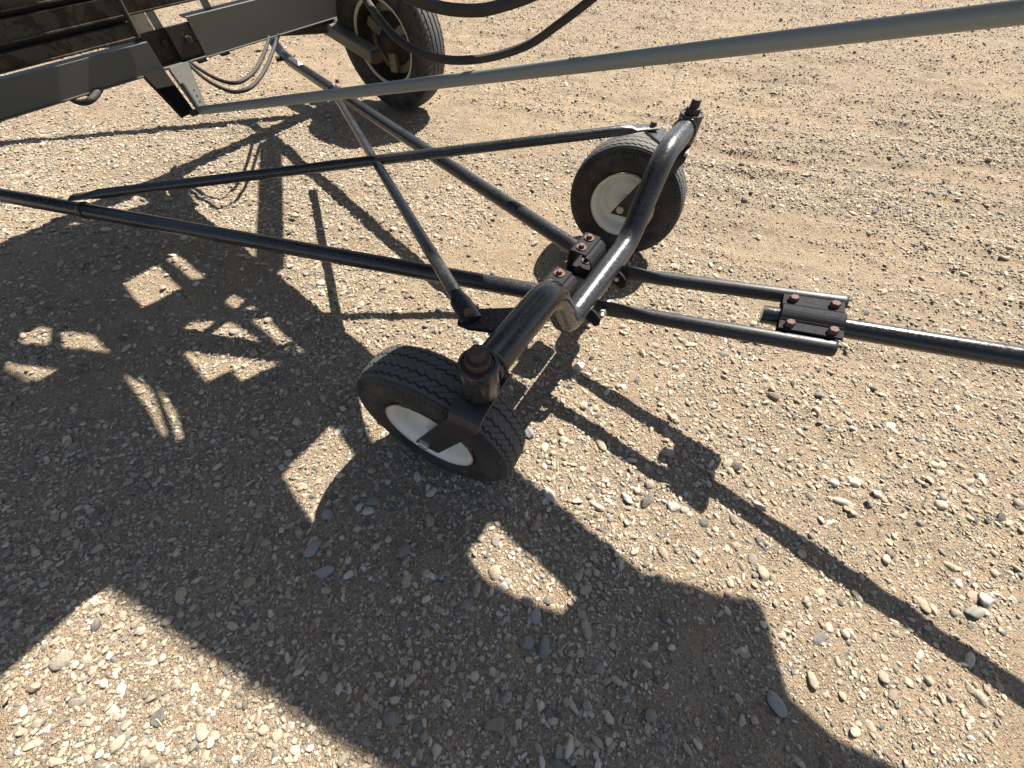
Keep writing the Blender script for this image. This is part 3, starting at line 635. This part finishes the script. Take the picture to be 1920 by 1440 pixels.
# axle: rectangular stub to the wheel and the tube across to the far side
MB().beam((-1.20, 2.85, .345), (-.745, 2.445, .285), .030, .030).build('axle_stub', M['beamgrey'], aug, G)
MB().beam((-.7455, 2.4454, .2851), (-.728, 2.430, .2828), .024, .024).build('stub_end', M['darkrust'], aug, G)
MB().beam((-1.04, 2.92, .40), (-.72, 2.66, .32), .022, .03).build('axle_stub', M['grey'], aug, G)
MB().sweep([Vector((-.80, 2.76, .33)), Vector((-1.317, 2.60, .335)), Vector((-2.52, 2.267, .33)), Vector((-4.2, 1.8, .33))], .026, 20).build('cross_axle', M['darkrust'], aug, G)
# overhead: auger tube, then unseen plates and bar added to cast ground shadows (all above camera height)
SH = Vector((SD.x/SD.z, SD.y/SD.z, 1))
def over(g, z): return Vector((g[0], g[1], 0))+SH*z
ta, tb = over((-2.75, .965), 2.55), over((.62, -.423), 1.95)
MB().sweep(line(ta, tb, 14), .119, 48).build('auger_tube', M['grey'], aug, G)
for k in (.02, .35, .68, .99):
    p = ta.lerp(tb, k); t = (tb-ta).normalized(); Mx = Matrix.Translation(p)@t.to_track_quat('Z', 'Y').to_matrix().to_4x4()
    MB().lathe([(.119, -.006), (.128, -.006), (.128, .006), (.119, .006)], Mx, 40).build('tube_flange', M['rusty'], aug, G)
LIT = [
 [[-1.47, 1.057], [-1.406, 1.171], [-1.243, 1.045], [-1.272, 1.013], [-1.338, 0.942]],
 [[-1.389, 1.207], [-1.36, 1.237], [-1.181, 1.106], [-1.225, 1.086]],
 [[-1.054, 0.974], [-1.037, 1.015], [-0.98, 0.984], [-0.999, 0.941]],
 [[-0.975, 0.916], [-0.948, 0.956], [-0.904, 0.918]],
 [[-1.151, 0.823], [-1.124, 0.88], [-1.043, 0.883], [-1.082, 0.809]],
 [[-1.045, 0.798], [-1.002, 0.879], [-0.985, 0.88], [-0.823, 0.764]],
 [[-0.935, 0.887], [-0.855, 0.884], [-0.672, 0.737], [-0.747, 0.751]],
 [[-1.085, 0.733], [-1.074, 0.747], [-0.753, 0.7], [-0.851, 0.627], [-0.901, 0.666], [-0.958, 0.624]],
 [[-1.667, 0.783], [-1.631, 0.838], [-1.586, 0.835], [-1.538, 0.759], [-1.641, 0.767]],
 [[-1.546, 0.824], [-1.426, 0.814], [-1.357, 0.76], [-1.302, 0.737], [-1.498, 0.754]],
 [[-1.613, 0.644], [-1.633, 0.69], [-1.451, 0.668], [-1.488, 0.612]],
 [[-1.234, 0.65], [-1.229, 0.656], [-1.125, 0.607], [-1.049, 0.525], [-0.985, 0.446], [-0.977, 0.423], [-1.007, 0.446], [-1.071, 0.507], [-1.145, 0.573]],
 [[-1.11, 0.609], [-1.095, 0.604], [-1.002, 0.527], [-0.937, 0.441], [-0.933, 0.42], [-0.949, 0.422], [-1.004, 0.491]],
 [[-0.489, 0.596], [-0.43, 0.484], [-0.387, 0.428], [-0.338, 0.447], [-0.292, 0.467], [-0.419, 0.585]],
 [[-0.617, 0.331], [-0.526, 0.487], [-0.30, 0.28], [-0.48, 0.20], [-0.563, 0.277]],
 [[-0.049, 0.226], [-0.032, 0.225], [0.165, 0.06], [0.16, 0.042], [0.126, 0.027], [0.029, 0.054], [-0.043, 0.088], [-0.065, 0.107], [-0.097, 0.151], [-0.062, 0.192]]]
OUT = [(-1.93, 1.37), (-1.72, 1.5), (-1.652, 1.578), (-1.587, 1.649), (-1.335, 1.425), (-1.167, 1.288), (-0.882, 1.058), (-0.836, 1.021), (-0.718, 0.925), (-0.566, 0.801), (-0.451, 0.695), (0.025, 0.321), (0.064, 0.290), (0.133, 0.234), (0.198, 0.181), (0.252, 0.137),
 (.31, .12), (.20, -.10), (-.30, .10), (-.90, .08), (-.928, .054), (-.95, .035), (-.972, .007), (-1.048, -.114), (-1.20, -.36), (-1.9, .2), (-2.6, .9)]
def plate(outer, holes, z, th):
    vs_ = [Vector(p) for p in outer]; ed = [(i, (i+1) % len(outer)) for i in range(len(outer))]
    for h in holes:
        b = len(vs_); vs_ += [Vector(p) for p in h]; ed += [(b+i, b+(i+1) % len(h)) for i in range(len(h))]
    v2, e2, f2 = geometry.delaunay_2d_cdt(vs_, ed, [], 1, 1e-5)[:3]
    def inside(p, poly):
        c = False; n = len(poly)
        for i in range(n):
            a, b = poly[i], poly[(i+1) % n]
            if (a[1] > p[1]) != (b[1] > p[1]) and p[0] < (b[0]-a[0])*(p[1]-a[1])/(b[1]-a[1])+a[0]: c = not c
        return c
    keep = []
    for f in f2:
        m = sum((v2[i] for i in f), Vector((0, 0)))/len(f)
        if inside(m, outer) and not any(inside(m, h) for h in holes): keep.append(f)
    bm = bmesh.new(); bv = [bm.verts.new(over((v.x, v.y), z)) for v in v2]
    for f in keep: bm.faces.new([bv[i] for i in f])
    bmesh.ops.delete(bm, geom=[v for v in bm.verts if not v.link_faces], context='VERTS')
    bmesh.ops.recalc_face_normals(bm, faces=bm.faces)
    r = bmesh.ops.extrude_face_region(bm, geom=bm.faces[:]); bmesh.ops.translate(bm, verts=[e for e in r['geom'] if isinstance(e, bmesh.types.BMVert)], vec=(0, 0, th))
    bmesh.ops.recalc_face_normals(bm, faces=bm.faces); m = MB(); bm.verts.index_update()
    m.add([v.co.copy() for v in bm.verts], [[v.index for v in f.verts] for f in bm.faces], False); bm.free(); return m
plate(OUT, LIT, 1.16, .010).build('shadow_plate', M['beamgrey'], aug, G)  # unseen plate added for its shadow, holes shaped as the sunlit patches
plate([(.20, .10), (.27, .10), (.341, .112), (.422, .095), (.516, .071), (.577, .066), (.587, .058), (.594, .041), (.594, -.039), (.600, -.133), (.608, -.15), (.677, -.172), (.789, -.214), (1.0, -.29), (.9, -.6), (-.15, -.5), (-.2, -.15), (.1, .0)], [], 1.22, .02).build('corner_shadow_plate', M['grey'], aug, G)  # unseen plate added, outlined to cast the lower right shadow
MB().beam(over((-1.325, 2.16), 1.13), over((-.945, 1.12), 1.13), .038, .03).build('shadow_bar', M['beamgrey'], aug, G)  # unseen bar added to cast one straight band of shadow

# ---------------------------------------------------------------- hoses
def hose(pts, r, lab):
    o = MB().sweep(spline(pts, 10), r, 16).build('hydraulic_hose', M['hose'], None, pts[0]); return label(o, lab, 'hose', 'black hoses hanging from the auger')
hose([(-0.387, 1.263, 0.76), (-0.377, 1.278, 0.73), (-0.332, 1.201, 0.715), (-0.287, 1.143, 0.7), (-0.232, 1.122, 0.68), (-0.162, 1.151, 0.66), (-0.072, 1.161, 0.665), (0.018, 1.16, 0.69), (0.082, 1.143, 0.73), (0.148, 1.114, 0.78), (0.181, 1.036, 0.83)], 0.0088, 'thick black hose drooping lowest across the big road wheel')
hose([(-0.16399999999999998, 0.606, 0.93), (-0.144, 0.616, 0.885), (-0.128, 0.637, 0.87), (-0.105, 0.648, 0.862), (-0.079, 0.646, 0.86), (-0.049, 0.649, 0.86), (-0.019, 0.667, 0.862), (0.015, 0.683, 0.868), (0.046, 0.671, 0.885), (0.066, 0.661, 0.93)], .0064, 'short black hose loop dipping in at the top edge right of the road wheel')
hose([(-1.523, 2.122, 0.362), (-1.461, 2.05, 0.36), (-1.316, 1.899, 0.355), (-1.206, 1.818, 0.35), (-1.142, 1.795, 0.35), (-1.1, 1.856, 0.352), (-1.11, 2.037, 0.358), (-1.168, 2.324, 0.365), (-1.18, 2.394, 0.37)], 0.0072, 'thin black hose loop under the beam, the lower of a hanging pair')
hose([(-1.513, 2.129, 0.364), (-1.453, 2.056, 0.362), (-1.304, 1.924, 0.358), (-1.2, 1.864, 0.356), (-1.155, 1.889, 0.356), (-1.144, 2.005, 0.358), (-1.181, 2.213, 0.362), (-1.217, 2.361, 0.366), (-1.23, 2.417, 0.371)], 0.0072, 'thin black hose loop under the beam, the upper of a hanging pair')
hose([(-1.779, 1.714, 0.365), (-1.745, 1.686, 0.36), (-1.711, 1.667, 0.352), (-1.679, 1.665, 0.35), (-1.658, 1.684, 0.354), (-1.655, 1.73, 0.362), (-1.666, 1.776, 0.367)], 0.0105, 'short dark hose bend hanging below the far left end of the grey beam')

# ---------------------------------------------------------------- a few stones large enough to pick out
CREAM, GREY, BLUE, PINK, BROWN = ((.46, .41, .33), (.36, .31, .24)), ((.26, .25, .23), (.20, .19, .175)), ((.20, .188, .17), (.15, .143, .13)), ((.36, .245, .20), (.30, .2, .16)), ((.22, .165, .12), (.16, .12, .09))
def cobble(x, y, d, seed, el, col, lab, flat=.55, rot=0, chip=False):
    d *= .82; me = stone_mesh('stone', seed, 4, flat, chip); me.materials.clear(); me.materials.append(big_stone('stone_surface', *col))
    o = bpy.data.objects.new('stone', me); C.objects.link(o); o.scale = (d*el, d, d); o.location = (x, y, float(relief(np.array(x), np.array(y)))+d*flat*.24); o.rotation_euler = (0, 0, rot)
    return label(o, lab, 'stone', 'larger stones in the gravel')
cobble(.213, .715, .042, 201, 1.25, CREAM, 'cream rounded stone on the shadow edge below the near end of the cross tube', rot=.4)
cobble(.055, .477, .036, 202, 1.35, BLUE, 'bluish grey stone touching the right side of the nearer caster tyre', rot=-1.1)
cobble(-.438, .100, .043, 203, 1.15, GREY, 'pale blocky grey stone in deep shade left of centre at the bottom', .7, .3, True)
cobble(-.479, .150, .042, 204, 1.45, GREY, 'long grey oval stone in the shade, up and left of the pale blocky one', .5, .7)
cobble(-.252, .151, .036, 205, 1.35, BROWN, 'taupe egg shaped stone in shade below the nearer wheel', .6, 1.2)
cobble(-.015, -.165, .045, 206, 1.05, BROWN, 'big flat brown stone lying in shade near the bottom edge', .5, .2)
cobble(.067, .021, .036, 207, 1.35, GREY, 'oval grey stone just below the lit slot in the shadow', .55, 1.4)
cobble(.086, -.036, .033, 208, 1.6, BLUE, 'dark slate coloured oval stone below the lit slot, paired with a broken one', .55, 1.5)
cobble(.048, -.028, .038, 209, 1.2, BLUE, 'dark angular broken stone beside the slate oval', .6, .3, True)
cobble(-.468, .233, .032, 210, 1.2, GREY, 'grey stone half sunlit at the lower corner of the bright patch left of the wheel', .6, .4)
cobble(.107, .297, .034, 211, 1.35, CREAM, 'smooth pale grey stone in sun below the nearer tyre', .55, 1.9)
cobble(.945, .352, .036, 212, 1.0, CREAM, 'round cream stone in the sun right of the tongue shadow', .65, .5)
cobble(.891, .300, .034, 213, 1.5, CREAM, 'long cream stone in the sun beside the round one', .55, -.3)
cobble(1.129, .076, .044, 214, 1.1, GREY, 'blocky grey brown stone in sun near the right edge', .7, .8, True)
cobble(1.085, .050, .040, 215, 1.3, BLUE, 'oval blue grey stone in front of the blocky one near the right edge', .55, .2)
cobble(.233, .269, .030, 216, 1.4, PINK, 'pinkish stone in the sun right of the nearer wheel', .5, -.6)
cobble(.562, -.123, .044, 217, 1.25, GREY, 'oval grey stone shaded at the bottom right shadow edge', .5, 2.0)
cobble(-.357, .268, .036, 218, 1.2, BLUE, 'dark grey stone in shade down and left of the nearer wheel', .55, .2)
cobble(.446, .424, .044, 219, 1.2, PINK, 'flat pale pink wedge stone beside the shadow of the tow links', .35, .1, True)

# ---------------------------------------------------------------- dry straw bits caught in the gravel
st = MB(); rs = random.Random(5)
for k in range(70):
    y = rs.uniform(-.3, 2.2); x = rs.uniform(-1, 1)*(1.0+.8*max(y, 0)); a = rs.uniform(0, 6.28); l_ = rs.uniform(.012, .038)
    z = float(relief(np.array(x), np.array(y)))+.007; b_ = a+rs.uniform(-.5, .5)
    st.sweep([(x, y, z), (x+l_*.5*math.cos(a), y+l_*.5*math.sin(a), z+rs.uniform(0, .005)), (x+l_*.5*(math.cos(a)+math.cos(b_)), y+l_*.5*(math.sin(a)+math.sin(b_)), z)], .0008, 5)
sm, snt, sb = mat('dry_straw'); sb.inputs['Base Color'].default_value = (.52, .43, .25, 1); sb.inputs['Roughness'].default_value = .7
sw = st.build('straw', sm); label(sw, 'thin bits of dry straw scattered over the gravel', 'straw', kind='stuff')
